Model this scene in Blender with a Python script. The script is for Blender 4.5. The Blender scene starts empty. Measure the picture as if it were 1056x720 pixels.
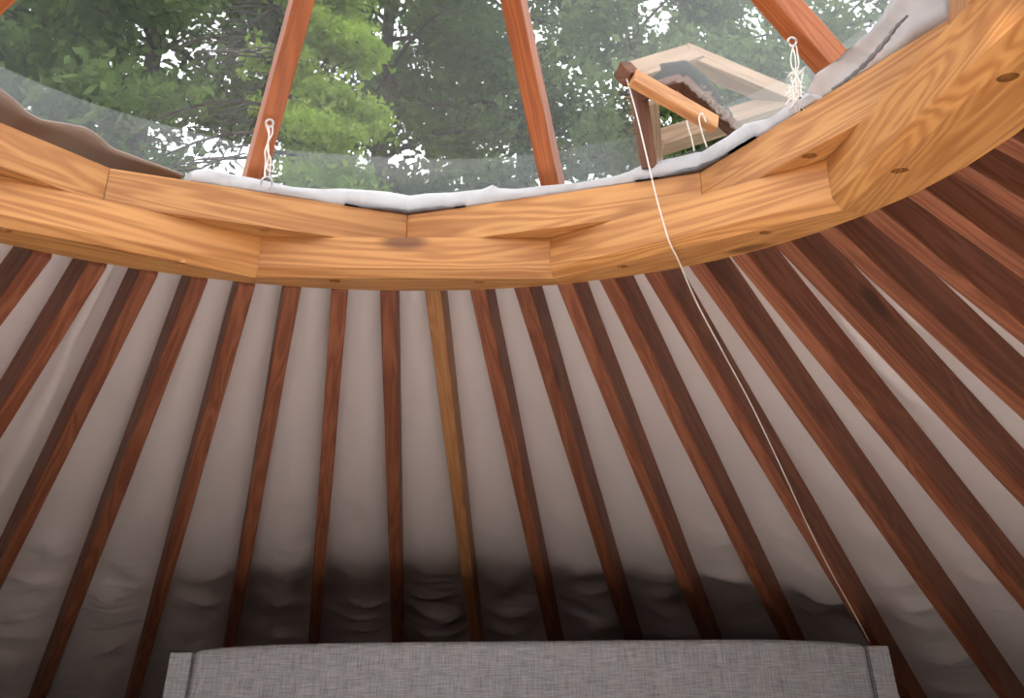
import bpy, bmesh, math, random
import numpy as np
from mathutils import Vector, Matrix, noise

# ------------------------------------------------------------------ camera, world, lights, exposure
SC = bpy.context.scene
COL = SC.collection
S = 0.65                      # metres per ring unit (ring inner radius)
RZ = 2.20                     # height of the ring's underside above the floor
FPX, PY, PITCH, YAW, ROLL = 867.012, -209.033, 0.40110408, 0.04295254, 0.00635837
CAMU = Vector((0.20869, -1.22717, -0.56806))


def W(x, y, z):
    return Vector((x * S, y * S, z * S + RZ))


_cp, _sp, _cy, _sy = math.cos(PITCH), math.sin(PITCH), math.cos(YAW), math.sin(YAW)
FWD = Vector((_sy * _cp, _cy * _cp, _sp))
_r0 = Vector((_cy, -_sy, 0))
_u0 = _r0.cross(FWD)
RIGHT = math.cos(ROLL) * _r0 + math.sin(ROLL) * _u0
UP = -math.sin(ROLL) * _r0 + math.cos(ROLL) * _u0
CAM = W(*CAMU)

cd = bpy.data.cameras.new('camera')
cam = bpy.data.objects.new('camera', cd)
COL.objects.link(cam)
cam.matrix_world = Matrix(((RIGHT.x, UP.x, -FWD.x, CAM.x), (RIGHT.y, UP.y, -FWD.y, CAM.y),
                           (RIGHT.z, UP.z, -FWD.z, CAM.z), (0, 0, 0, 1)))
cd.sensor_fit = 'HORIZONTAL'
cd.sensor_width = 36
cd.lens = 36 * FPX / 1056
cd.shift_y = PY / 1056
cd.clip_start = 0.02
cd.clip_end = 300
SC.camera = cam

SC.view_settings.view_transform = 'Standard'
SC.view_settings.look = 'None'
SC.view_settings.gamma = 1
SC.view_settings.use_curve_mapping = False
SC.view_settings.exposure = 0.0

SKY = 2.7
world = bpy.data.worlds.new('overcast_sky')
SC.world = world
world.use_nodes = True
bg = world.node_tree.nodes['Background']
bg.inputs[0].default_value = (0.93, 0.97, 1.0, 1)
bg.inputs[1].default_value = SKY


def area_light(name, loc, target, sx, sy, power, color):
    l = bpy.data.lights.new(name, 'AREA')
    l.shape = 'RECTANGLE'
    l.size, l.size_y, l.energy, l.color = sx, sy, power, color
    o = bpy.data.objects.new(name, l)
    COL.objects.link(o)
    o.location = loc
    o.rotation_euler = (Vector(target) - Vector(loc)).to_track_quat('-Z', 'Y').to_euler()
    return o


def beam(name, loc, target, sx, sy, power, color, spread):
    o = area_light(name, loc, target, sx, sy, power, color)
    o.data.spread = math.radians(spread)
    return o


# added unseen lamps standing in for daylight: ring down to bed, faint at door
beam('dome_fill_lamp', (0.16, -0.46, RZ + 0.10), (0.18, -0.52, 0.95), 0.9, 0.3, 40, (1.0, 0.92, 0.86), 66)
beam('door_fill_lamp', (-0.1, -2.25, 1.0), (-0.1, -0.9, 0.0), 1.2, 0.6, 2, (1.0, 0.94, 0.92), 75)


# ------------------------------------------------------------------ helpers
def ray(px, py):
    return (px - 528) / FPX * RIGHT - (py - 360 - PY) / FPX * UP + FWD


def at_t(px, py, t):
    """point on the sight line at depth t (ring units)"""
    return CAM + ray(px, py) * (t * S)


def at_z(px, py, zu):
    d = ray(px, py)
    return CAM + d * ((zu * S + RZ - CAM.z) / d.z)


def solve_t(px, py, g, lo=0.7, hi=9.0, n=1500):
    """first depth t (ring units) beyond lo at which g(ring-unit point) changes sign"""
    d = ray(px, py)
    prev = None
    for i in range(n):
        t = lo + (hi - lo) * i / (n - 1)
        p = CAMU + d * t
        v = g(p)
        if prev is not None and (v > 0) != (prev > 0):
            return t
        prev = v
    return None


def tag(o, label=None, cat=None, group=None, kind=None):
    if label:
        o['label'] = label
    if cat:
        o['category'] = cat
    if group:
        o['group'] = group
    if kind:
        o['kind'] = kind
    return o


WORLD = {}


def empty(name, loc, rz=0.0):
    o = bpy.data.objects.new(name, None)
    o.empty_display_size = 0.05
    COL.objects.link(o)
    o.location = loc
    o.rotation_euler = (0, 0, rz)
    WORLD[o.name] = Matrix.Translation(loc) @ Matrix.Rotation(rz, 4, 'Z')
    return o


def link_mesh(name, me, mats, parent=None, M=None, smooth=False):
    """me is in world space; M gives the object its own frame"""
    M = M or (WORLD[parent.name] if parent else Matrix.Identity(4))
    me.transform(M.inverted())
    o = bpy.data.objects.new(name, me)
    COL.objects.link(o)
    for m in (mats if isinstance(mats, (list, tuple)) else [mats]):
        me.materials.append(m)
    if smooth:
        me.polygons.foreach_set('use_smooth', [True] * len(me.polygons))
    if parent:
        o.parent = parent
        o.matrix_basis = WORLD[parent.name].inverted() @ M
    else:
        o.matrix_basis = M
    WORLD[o.name] = M.copy()
    return o


def mesh_obj(name, verts, faces, mats, parent=None, M=None, smooth=False):
    me = bpy.data.meshes.new(name)
    me.from_pydata([tuple(v) for v in verts], [], faces)
    me.update()
    return link_mesh(name, me, mats, parent, M, smooth)


def bm_obj(name, bm, mats, parent=None, M=None, smooth=False):
    bmesh.ops.recalc_face_normals(bm, faces=bm.faces[:])
    me = bpy.data.meshes.new(name)
    bm.to_mesh(me)
    bm.free()
    return link_mesh(name, me, mats, parent, M, smooth)


def bevel(o, w=0.003, seg=2):
    m = o.modifiers.new('bevel', 'BEVEL')
    m.width = w
    m.segments = seg
    m.limit_method = 'ANGLE'
    m.angle_limit = math.radians(35)
    return o


def frame(origin, xdir, updir=(0, 0, 1)):
    x = Vector(xdir).normalized()
    z = Vector(updir)
    y = z.cross(x).normalized()
    z = x.cross(y)
    return Matrix(((x.x, y.x, z.x, origin[0]), (x.y, y.y, z.y, origin[1]), (x.z, y.z, z.z, origin[2]), (0, 0, 0, 1)))


def bar_bm(a, b, w, d, up=(0, 0, 1), taper=1.0, bm=None):
    """squared timber from a to b; w across, d along 'up'"""
    bm = bm or bmesh.new()
    a, b = Vector(a), Vector(b)
    x = (b - a).normalized()
    z = Vector(up)
    y = z.cross(x).normalized()
    z = x.cross(y)
    vs = []
    for p, k in ((a, 1.0), (b, taper)):
        for sy, sz in ((-1, -1), (1, -1), (1, 1), (-1, 1)):
            vs.append(bm.verts.new(p + y * sy * w * k / 2 + z * sz * d * k / 2))
    for f in ((0, 1, 2, 3), (7, 6, 5, 4), (0, 4, 5, 1), (1, 5, 6, 2), (2, 6, 7, 3), (3, 7, 4, 0)):
        bm.faces.new([vs[i] for i in f])
    return bm


def timber(name, a, b, w, d, mat, parent=None, up=(0, 0, 1), bev=0.0025):
    a, b = Vector(a), Vector(b)
    M = frame((a + b) / 2, b - a, up)
    return bevel(bm_obj(name, bar_bm(a, b, w, d, up), mat, parent, M), bev)


def tube_bm(pts, rad, seg=8, bm=None, closed=False):
    bm = bm or bmesh.new()
    pts = [Vector(p) for p in pts]
    n = len(pts)
    rings = []
    ref = Vector((0.31, 0.87, 0.39))
    for i, p in enumerate(pts):
        if closed:
            t = pts[(i + 1) % n] - pts[i - 1]
        else:
            t = pts[min(i + 1, n - 1)] - pts[max(i - 1, 0)]
        t.normalize()
        u = (ref - t * ref.dot(t)).normalized()
        v = t.cross(u)
        r = rad[i] if isinstance(rad, (list, tuple)) else rad
        rings.append([bm.verts.new(p + (u * math.cos(2 * math.pi * k / seg) + v * math.sin(2 * math.pi * k / seg)) * r) for k in range(seg)])
    m = n if closed else n - 1
    for i in range(m):
        a, b = rings[i], rings[(i + 1) % n]
        for k in range(seg):
            bm.faces.new((a[k], a[(k + 1) % seg], b[(k + 1) % seg], b[k]))
    if not closed:
        bm.faces.new(rings[0][::-1])
        bm.faces.new(rings[-1])
    return bm


def spline(pts, n):
    """Catmull-Rom through pts"""
    pts = [Vector(p) for p in pts]
    P = [pts[0] * 2 - pts[1]] + pts + [pts[-1] * 2 - pts[-2]]
    out = []
    for i in range(1, len(P) - 2):
        for k in range(n):
            t = k / n
            a, b, c, d = P[i - 1], P[i], P[i + 1], P[i + 2]
            out.append(0.5 * ((2 * b) + (c - a) * t + (2 * a - 5 * b + 4 * c - d) * t * t + (-a + 3 * b - 3 * c + d) * t ** 3))
    out.append(pts[-1])
    return out


def interp(x, xs, ys):
    return float(np.interp(x, xs, ys))


# ------------------------------------------------------------------ materials
def new_mat(name):
    m = bpy.data.materials.new(name)
    m.use_nodes = True
    nt = m.node_tree
    return m, nt, nt.nodes, nt.links, nt.nodes['Principled BSDF']


def wood(name, light, dark, knot=(0.06, 0.02, 0.01), rough=0.5, gscale=1.0, var=0.25, knots=0.5, bump=0.15, bands=60):
    """planed softwood: long grain along the object's own x axis"""
    m, nt, N, L, P = new_mat(name)
    tc = N.new('ShaderNodeTexCoord')
    oi = N.new('ShaderNodeObjectInfo')
    off = N.new('ShaderNodeVectorMath'); off.operation = 'SCALE'
    off.inputs[0].default_value = (13.7, 7.3, 5.1)
    L.new(oi.outputs['Random'], off.inputs['Scale'])
    add = N.new('ShaderNodeVectorMath'); add.operation = 'ADD'
    L.new(tc.outputs['Object'], add.inputs[0]); L.new(off.outputs[0], add.inputs[1])
    mp = N.new('ShaderNodeMapping')
    mp.inputs['Scale'].default_value = (1.0 * gscale, 13 * gscale, 13 * gscale)
    L.new(add.outputs[0], mp.inputs['Vector'])
    n1 = N.new('ShaderNodeTexNoise')
    n1.inputs['Scale'].default_value = 1.0
    n1.inputs['Detail'].default_value = 3
    n1.inputs['Distortion'].default_value = 0.5
    L.new(mp.outputs[0], n1.inputs['Vector'])
    # growth bands: the noise field cut into contour lines gives cathedral grain
    mul = N.new('ShaderNodeMath'); mul.operation = 'MULTIPLY'; mul.inputs[1].default_value = bands
    L.new(n1.outputs['Fac'], mul.inputs[0])
    sn = N.new('ShaderNodeMath'); sn.operation = 'SINE'
    L.new(mul.outputs[0], sn.inputs[0])
    mr = N.new('ShaderNodeMapRange')
    mr.inputs['From Min'].default_value = -1; mr.inputs['From Max'].default_value = 1
    L.new(sn.outputs[0], mr.inputs['Value'])
    mp2 = N.new('ShaderNodeMapping')
    mp2.inputs['Scale'].default_value = (4, 160, 160)
    L.new(add.outputs[0], mp2.inputs['Vector'])
    n2 = N.new('ShaderNodeTexNoise'); n2.inputs['Scale'].default_value = 1; n2.inputs['Detail'].default_value = 2
    L.new(mp2.outputs[0], n2.inputs['Vector'])
    mix1 = N.new('ShaderNodeMix'); mix1.data_type = 'FLOAT'
    mix1.inputs[0].default_value = 0.45
    L.new(mr.outputs[0], mix1.inputs[2]); L.new(n2.outputs['Fac'], mix1.inputs[3])
    n3 = N.new('ShaderNodeTexNoise'); n3.inputs['Scale'].default_value = 2.2; n3.inputs['Detail'].default_value = 2
    L.new(add.outputs[0], n3.inputs['Vector'])
    col = N.new('ShaderNodeMix'); col.data_type = 'RGBA'
    L.new(mix1.outputs[0], col.inputs[0])
    col.inputs[6].default_value = (*dark, 1); col.inputs[7].default_value = (*light, 1)
    # large tone changes along and between boards
    rr = N.new('ShaderNodeMapRange')
    rr.inputs['To Min'].default_value = 1 - var; rr.inputs['To Max'].default_value = 1 + var
    avg = N.new('ShaderNodeMath'); avg.operation = 'ADD'
    h1 = N.new('ShaderNodeMath'); h1.operation = 'MULTIPLY'; h1.inputs[1].default_value = 0.5
    L.new(n3.outputs['Fac'], h1.inputs[0])
    h2 = N.new('ShaderNodeMath'); h2.operation = 'MULTIPLY'; h2.inputs[1].default_value = 0.5
    L.new(oi.outputs['Random'], h2.inputs[0])
    L.new(h1.outputs[0], avg.inputs[0]); L.new(h2.outputs[0], avg.inputs[1])
    L.new(avg.outputs[0], rr.inputs['Value'])
    sc = N.new('ShaderNodeVectorMath'); sc.operation = 'SCALE'
    L.new(col.outputs[2], sc.inputs[0]); L.new(rr.outputs[0], sc.inputs['Scale'])
    # knots
    mp3 = N.new('ShaderNodeMapping'); mp3.inputs['Scale'].default_value = (3.0, 8, 8)
    L.new(add.outputs[0], mp3.inputs['Vector'])
    vo = N.new('ShaderNodeTexVoronoi'); vo.inputs['Scale'].default_value = 1.0
    L.new(mp3.outputs[0], vo.inputs['Vector'])
    kr = N.new('ShaderNodeMapRange'); kr.interpolation_type = 'SMOOTHSTEP'
    kr.inputs['From Min'].default_value = 0.06; kr.inputs['From Max'].default_value = 0.17
    kr.inputs['To Min'].default_value = knots; kr.inputs['To Max'].default_value = 0
    L.new(vo.outputs['Distance'], kr.inputs['Value'])
    kc = N.new('ShaderNodeMix'); kc.data_type = 'RGBA'
    L.new(kr.outputs[0], kc.inputs[0]); L.new(sc.outputs[0], kc.inputs[6])
    kc.inputs[7].default_value = (*knot, 1)
    L.new(kc.outputs[2], P.inputs['Base Color'])
    P.inputs['Roughness'].default_value = rough
    P.inputs['Specular IOR Level'].default_value = 0.35
    bp = N.new('ShaderNodeBump'); bp.inputs['Strength'].default_value = bump; bp.inputs['Distance'].default_value = 0.002
    L.new(mix1.outputs[0], bp.inputs['Height']); L.new(bp.outputs[0], P.inputs['Normal'])
    return m


def plain(name, color, rough=0.6, metal=0.0, nscale=0, namp=0.2, bump=0.0, bscale=200):
    m, nt, N, L, P = new_mat(name)
    P.inputs['Base Color'].default_value = (*color, 1)
    P.inputs['Roughness'].default_value = rough
    P.inputs['Metallic'].default_value = metal
    tc = N.new('ShaderNodeTexCoord')
    if nscale:
        n = N.new('ShaderNodeTexNoise'); n.inputs['Scale'].default_value = nscale; n.inputs['Detail'].default_value = 4
        L.new(tc.outputs['Object'], n.inputs['Vector'])
        mx = N.new('ShaderNodeMix'); mx.data_type = 'RGBA'
        L.new(n.outputs['Fac'], mx.inputs[0])
        mx.inputs[6].default_value = (*[c * (1 - namp) for c in color], 1)
        mx.inputs[7].default_value = (*[min(1, c * (1 + namp)) for c in color], 1)
        L.new(mx.outputs[2], P.inputs['Base Color'])
    if bump:
        n = N.new('ShaderNodeTexNoise'); n.inputs['Scale'].default_value = bscale
        L.new(tc.outputs['Object'], n.inputs['Vector'])
        b = N.new('ShaderNodeBump'); b.inputs['Strength'].default_value = bump; b.inputs['Distance'].default_value = 0.004
        L.new(n.outputs['Fac'], b.inputs['Height']); L.new(b.outputs[0], P.inputs['Normal'])
    return m


def film_mat(name, haze, color, streak, dust=0.0):
    """clear vinyl: mostly see-through, a share of milky scatter, smudges and a faint gloss"""
    m, nt, N, L, P = new_mat(name)
    out = N['Material Output']
    N.remove(P)
    tr = N.new('ShaderNodeBsdfTransparent')
    tl = N.new('ShaderNodeBsdfTranslucent'); tl.inputs[0].default_value = (*color, 1)
    gl = N.new('ShaderNodeBsdfGlossy'); gl.inputs['Roughness'].default_value = 0.25
    tc = N.new('ShaderNodeTexCoord')
    n = N.new('ShaderNodeTexNoise'); n.inputs['Scale'].default_value = 2.5; n.inputs['Detail'].default_value = 6
    n.inputs['Distortion'].default_value = 1.2
    L.new(tc.outputs['Object'], n.inputs['Vector'])
    r = N.new('ShaderNodeMapRange')
    r.inputs['From Min'].default_value = 0.3; r.inputs['From Max'].default_value = 0.75
    r.inputs['To Min'].default_value = haze * (1 - streak); r.inputs['To Max'].default_value = haze * (1 + streak)
    L.new(n.outputs['Fac'], r.inputs['Value'])
    sx = N.new('ShaderNodeSeparateXYZ'); L.new(tc.outputs['Object'], sx.inputs[0])
    dr = N.new('ShaderNodeMapRange'); dr.interpolation_type = 'SMOOTHSTEP'
    dr.inputs['From Min'].default_value = -0.05; dr.inputs['From Max'].default_value = 0.55
    dr.inputs['To Min'].default_value = 0; dr.inputs['To Max'].default_value = dust
    L.new(sx.outputs[0], dr.inputs['Value'])
    da = N.new('ShaderNodeMath'); da.operation = 'ADD'
    L.new(r.outputs[0], da.inputs[0]); L.new(dr.outputs[0], da.inputs[1])
    m1 = N.new('ShaderNodeMixShader')
    L.new(da.outputs[0], m1.inputs[0]); L.new(tr.outputs[0], m1.inputs[1]); L.new(tl.outputs[0], m1.inputs[2])
    m2 = N.new('ShaderNodeMixShader'); m2.inputs[0].default_value = 0.015
    L.new(m1.outputs[0], m2.inputs[1]); L.new(gl.outputs[0], m2.inputs[2])
    L.new(m2.outputs[0], out.inputs['Surface'])
    return m


def leaf_mat(name, c1, c2, trans=0.45):
    m, nt, N, L, P = new_mat(name)
    out = N['Material Output']
    N.remove(P)
    g = N.new('ShaderNodeNewGeometry')
    tc = N.new('ShaderNodeTexCoord')
    n = N.new('ShaderNodeTexNoise'); n.inputs['Scale'].default_value = 0.9; n.inputs['Detail'].default_value = 3
    L.new(tc.outputs['Object'], n.inputs['Vector'])
    ad = N.new('ShaderNodeMath'); ad.operation = 'ADD'
    ml = N.new('ShaderNodeMath'); ml.operation = 'MULTIPLY_ADD'; ml.inputs[1].default_value = 0.5; ml.inputs[2].default_value = -0.25
    L.new(g.outputs['Random Per Island'], ml.inputs[0])
    L.new(n.outputs['Fac'], ad.inputs[0]); L.new(ml.outputs[0], ad.inputs[1])
    mx = N.new('ShaderNodeMix'); mx.data_type = 'RGBA'
    L.new(ad.outputs[0], mx.inputs[0])
    mx.inputs[6].default_value = (*c1, 1); mx.inputs[7].default_value = (*c2, 1)
    df = N.new('ShaderNodeBsdfDiffuse'); tl = N.new('ShaderNodeBsdfTranslucent')
    L.new(mx.outputs[2], df.inputs[0]); L.new(mx.outputs[2], tl.inputs[0])
    ms = N.new('ShaderNodeMixShader'); ms.inputs[0].default_value = trans
    L.new(df.outputs[0], ms.inputs[1]); L.new(tl.outputs[0], ms.inputs[2])
    L.new(ms.outputs[0], out.inputs['Surface'])
    return m


def linen(name):
    """heathered woven upholstery: slubs running both ways over a mid grey"""
    m, nt, N, L, P = new_mat(name)
    tc = N.new('ShaderNodeTexCoord')
    fac = None
    for scl in ((22, 22, 520), (520, 22, 22)):
        mp = N.new('ShaderNodeMapping'); mp.inputs['Scale'].default_value = scl
        L.new(tc.outputs['Object'], mp.inputs['Vector'])
        n = N.new('ShaderNodeTexNoise'); n.inputs['Scale'].default_value = 1; n.inputs['Detail'].default_value = 3
        n.inputs['Roughness'].default_value = 0.7
        L.new(mp.outputs[0], n.inputs['Vector'])
        if fac is None:
            fac = n.outputs['Fac']
        else:
            a = N.new('ShaderNodeMath'); a.operation = 'ADD'
            L.new(fac, a.inputs[0]); L.new(n.outputs['Fac'], a.inputs[1]); fac = a.outputs[0]
    r = N.new('ShaderNodeMapRange')
    r.inputs['From Min'].default_value = 0.72; r.inputs['From Max'].default_value = 1.28
    L.new(fac, r.inputs['Value'])
    mx = N.new('ShaderNodeMix'); mx.data_type = 'RGBA'
    L.new(r.outputs[0], mx.inputs[0])
    mx.inputs[6].default_value = (0.20, 0.205, 0.215, 1); mx.inputs[7].default_value = (0.56, 0.57, 0.59, 1)
    L.new(mx.outputs[2], P.inputs['Base Color'])
    P.inputs['Roughness'].default_value = 0.9
    b = N.new('ShaderNodeBump'); b.inputs['Strength'].default_value = 0.4; b.inputs['Distance'].default_value = 0.002
    L.new(fac, b.inputs['Height']); L.new(b.outputs[0], P.inputs['Normal'])
    return m


M_RING = wood('golden_fir', (0.62, 0.31, 0.105), (0.34, 0.125, 0.034), knot=(0.10, 0.03, 0.012), rough=0.42, gscale=1.0, var=0.22, knots=0.75, bands=85)
M_RAFT = wood('red_fir', (0.335, 0.122, 0.060), (0.155, 0.044, 0.021), rough=0.5, gscale=1.5, var=0.22, knots=0.75)
M_RAFTY = wood('yellow_fir', (0.44, 0.215, 0.085), (0.30, 0.12, 0.045), rough=0.5, gscale=1.5, var=0.2, knots=0.5)
M_STRUT = wood('strut_fir', (0.44, 0.13, 0.036), (0.24, 0.06, 0.017), rough=0.45, gscale=1.6, var=0.15, knots=0.2)
M_HATCH = wood('weathered_fir', (0.50, 0.34, 0.22), (0.30, 0.18, 0.11), rough=0.7, gscale=1.6, var=0.2, knots=0.3)
M_HATCHD = wood('dark_stained_fir', (0.20, 0.085, 0.05), (0.10, 0.04, 0.025), rough=0.7, gscale=1.6, var=0.2, knots=0.3)
M_PROP = wood('orange_fir', (0.60, 0.29, 0.11), (0.40, 0.16, 0.055), rough=0.5, gscale=1.6, var=0.1, knots=0.2)
M_LINER = plain('liner_cotton', (0.62, 0.548, 0.522), rough=0.95, nscale=3, namp=0.06, bump=0.12, bscale=60)
M_CLOTH = plain('quilt_white', (0.50, 0.49, 0.50), rough=0.95, nscale=9, namp=0.07, bump=0.35, bscale=45)
M_SHEET = plain('bed_linen', (0.84, 0.82, 0.81), rough=0.95, nscale=6, namp=0.04, bump=0.2, bscale=20)
M_FOIL = plain('foil_grey', (0.16, 0.16, 0.17), rough=0.5, metal=0.4, nscale=30, namp=0.6, bump=0.8, bscale=60)
M_FLAP = plain('canvas_brown', (0.30, 0.235, 0.20), rough=0.9, nscale=8, namp=0.12)
M_COVER = plain('canvas_cover', (0.30, 0.31, 0.28), rough=0.9, nscale=3, namp=0.1)
M_LINEN = linen('grey_linen')
M_PIPING = plain('piping_grey', (0.15, 0.15, 0.16), rough=0.9, nscale=60, namp=0.2)
M_STEEL = plain('steel', (0.62, 0.62, 0.62), rough=0.3, metal=1.0, nscale=20, namp=0.1)
M_BOLT = plain('bolt_black', (0.035, 0.03, 0.028), rough=0.5, metal=0.7, nscale=40, namp=0.2)
M_STRIP = plain('black_felt', (0.03, 0.027, 0.025), rough=1.0, nscale=40, namp=0.3)
M_CORD = plain('cord_white', (0.78, 0.72, 0.66), rough=0.9, nscale=300, namp=0.15)
M_FLOOR = wood('floor_boards', (0.22, 0.18, 0.165), (0.16, 0.125, 0.115), rough=0.5, gscale=1, var=0.1, knots=0.1)
M_WALL = plain('wall_canvas', (0.17, 0.15, 0.14), rough=0.95, nscale=2, namp=0.06)
M_GROUND = plain('forest_floor', (0.10, 0.085, 0.05), rough=1.0, nscale=1.5, namp=0.5)
M_BARK = plain('bark', (0.075, 0.058, 0.048), rough=1.0, nscale=8, namp=0.4)
M_FILM = film_mat('clear_vinyl', 0.030, (0.95, 0.97, 0.96), 0.5, 0.095)
M_SKIRT = film_mat('milky_vinyl', 0.085, (0.90, 0.93, 0.93), 0.4)
M_MOSS = plain('moss_fibre', (0.30, 0.20, 0.13), rough=1.0, nscale=60, namp=0.5)
M_LEAFD = leaf_mat('needles_dark', (0.050, 0.070, 0.034), (0.12, 0.165, 0.060), 0.45)
M_LEAFM = leaf_mat('leaves_mid', (0.070, 0.105, 0.045), (0.19, 0.27, 0.085), 0.5)
M_LEAFL = leaf_mat('leaves_light', (0.10, 0.14, 0.065), (0.26, 0.34, 0.13), 0.5)
M_LEAFB = leaf_mat('leaves_bright', (0.12, 0.20, 0.035), (0.38, 0.52, 0.10), 0.5)

# ------------------------------------------------------------------ setting: floor, wall, roof
ROOF_Z, ROOF_S = 0.6281, 0.58266     # underside of rafters: z = ROOF_Z - ROOF_S * r (ring units)
DV = 0.132                           # rafter depth measured vertically
R_EAVE = 3.95
TAU = 2 * math.pi


def pol(r, deg, z):
    a = math.radians(deg)
    return W(r * math.sin(a), r * math.cos(a), z)


wall_top = RZ + S * (ROOF_Z + DV - ROOF_S * R_EAVE)
# floor boards as one disc
bm = bmesh.new()
bmesh.ops.create_circle(bm, cap_ends=True, segments=96, radius=R_EAVE * S + 0.05)
ext = bmesh.ops.extrude_face_region(bm, geom=bm.faces[:])
for v in ext['geom']:
    if isinstance(v, bmesh.types.BMVert):
        v.co.z -= 0.12
tag(bm_obj('floor', bm, M_FLOOR), kind='structure')

# round canvas wall with the door opening behind the camera
OPEN = [(160, 200, 0.05, 1.10)]


def wall_mesh(a0, a1):
    vs, fs = [], []
    zs = [0.0, 0.05, 1.10, wall_top]
    zs = sorted(z for z in zs if z <= wall_top)
    angs = list(range(a0, a1 + 1))
    for a in angs:
        for z in zs:
            for rr in (R_EAVE, R_EAVE + 0.06):
                p = pol(rr, a, 0)
                vs.append((p.x, p.y, z))
    nz = len(zs)
    idx = lambda i, j, k: (i * nz + j) * 2 + k
    solid = {}
    for i in range(len(angs) - 1):
        for j in range(nz - 1):
            am, zm = angs[i] + 0.5, (zs[j] + zs[j + 1]) / 2
            solid[i, j] = not any(lo < am < hi and zl < zm < zh for lo, hi, zl, zh in OPEN)
    for (i, j), s in solid.items():
        if not s:
            continue
        fs.append((idx(i, j, 0), idx(i, j + 1, 0), idx(i + 1, j + 1, 0), idx(i + 1, j, 0)))
        fs.append((idx(i, j, 1), idx(i + 1, j, 1), idx(i + 1, j + 1, 1), idx(i, j + 1, 1)))
        for di, dj, q in ((-1, 0, (idx(i, j, 0), idx(i, j, 1), idx(i, j + 1, 1), idx(i, j + 1, 0))),
                          (1, 0, (idx(i + 1, j, 0), idx(i + 1, j + 1, 0), idx(i + 1, j + 1, 1), idx(i + 1, j, 1))),
                          (0, -1, (idx(i, j, 0), idx(i + 1, j, 0), idx(i + 1, j, 1), idx(i, j, 1))),
                          (0, 1, (idx(i, j + 1, 0), idx(i, j + 1, 1), idx(i + 1, j + 1, 1), idx(i + 1, j + 1, 0)))):
            if not solid.get((i + di, j + dj), False):
                fs.append(q)
    return vs, fs


for nm, a0, a1 in (('wall_front', -90, 90), ('wall_back', 90, 270)):
    v, f = wall_mesh(a0, a1)
    tag(mesh_obj(nm, v, f, M_WALL), kind='structure')

RAFT0, RSTEP = -1.83, 360 / 56
RANG = {-6: -40.35, -5: -34.0, -4: -27.7, -3: -21.4, -2: -15.2, -1: -8.65, 0: -1.85, 1: 4.62, 2: 11.12, 3: 17.55,
        4: 23.88, 5: 30.2, 6: 36.72, 7: 43.4}


def raft_ang(k):
    return RANG.get(k, RAFT0 + k * RSTEP)


# scale of the slightly out-of-round ring by bearing
RINGV = [(-155.5, 1.02), (-110.5, 1.03), (-65.6, 1.045), (-20.7, 1.037), (23.55, 1.012), (69.7, 0.982), (114.5, 0.975), (159.0, 0.99)]
RINGU = [(-178, 1.0), (-133, 1.03), (-88.5, 1.035), (-43.6, 0.997), (0.7, 1.043), (48.4, 1.003), (93.2, 0.985), (138, 0.985)]


def rsc(deg):
    d = (deg + 180) % 360 - 180
    xs = [RINGV[-1][0] - 360] + [a for a, r in RINGV] + [RINGV[0][0] + 360]
    ys = [RINGV[-1][1]] + [r for a, r in RINGV] + [RINGV[0][1]]
    return interp(d, xs, ys)


R_OUT = 1.088
# cotton liner above the rafters, slack between them and wrinkled near the eaves
NA, NR = 56 * 9, 260
vs, fs = [], []
for i in range(NA):
    ang = RAFT0 + 360 * i / NA
    kb = (i % 9) / 9
    bay = i // 9
    bay = bay if bay < 28 else bay - 56
    for j in range(NR):
        t = j / (NR - 1)
        r0 = R_OUT * rsc(ang) - 0.01
        r = r0 + (R_EAVE + 0.02 - r0) * t
        z = ROOF_Z + DV - ROOF_S * r
        a = math.radians(ang)
        p = Vector((r * math.sin(a), r * math.cos(a), 0))
        e = min(0.24, 0.027 / (r * 0.1122))
        bulge = math.sin(math.pi * min(1, max(0, (kb - e) / (1 - 2 * e))))
        amp = 0.012 + 0.030 * max(0, noise.noise(p * 0.8 + Vector((3.1, 0, bay * 1.7))))
        z -= bulge * amp
        # soft creases running across the bays, stronger low down
        low = min(1, max(0, (r - 1.9) / 0.9))
        c = noise.noise(Vector((r * 5.5 + 1.6 * noise.noise(p * 1.6), ang * 0.30, bay * 0.61)))
        z -= bulge * low * 0.020 * (1 - abs(c) * 2.6)
        c2 = noise.noise(Vector((r * 9 + 2.2 * noise.noise(p * 2.4), ang * 0.22, bay * 0.83 + 7)))
        z -= bulge * low * 0.014 * max(0, 1 - abs(c2) * 7)
        z -= bulge * 0.010 * noise.noise(p * 4.5)
        # a long fold in one bay on the left, a sagging pocket in one on the right
        if bay == -6:
            f = (kb - 0.50 - 0.10 * math.sin(r * 4)) / 0.13
            z -= 0.050 * math.exp(-f * f) * min(1, (r - 1.0) * 3)
        if bay == 8:
            z -= 0.055 * bulge * math.exp(-((r - 1.62) / 0.25) ** 2)
        if bay == 9:
            z -= 0.050 * bulge * math.exp(-((r - 1.45) / 0.16) ** 2)
        vs.append(W(p.x, p.y, z))
for i in range(NA):
    for j in range(NR - 1):
        a, b = i * NR + j, ((i + 1) % NA) * NR + j
        fs.append((a, a + 1, b + 1, b))
tag(mesh_obj('ceiling', vs, fs, M_LINER, smooth=True), kind='structure')

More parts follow.
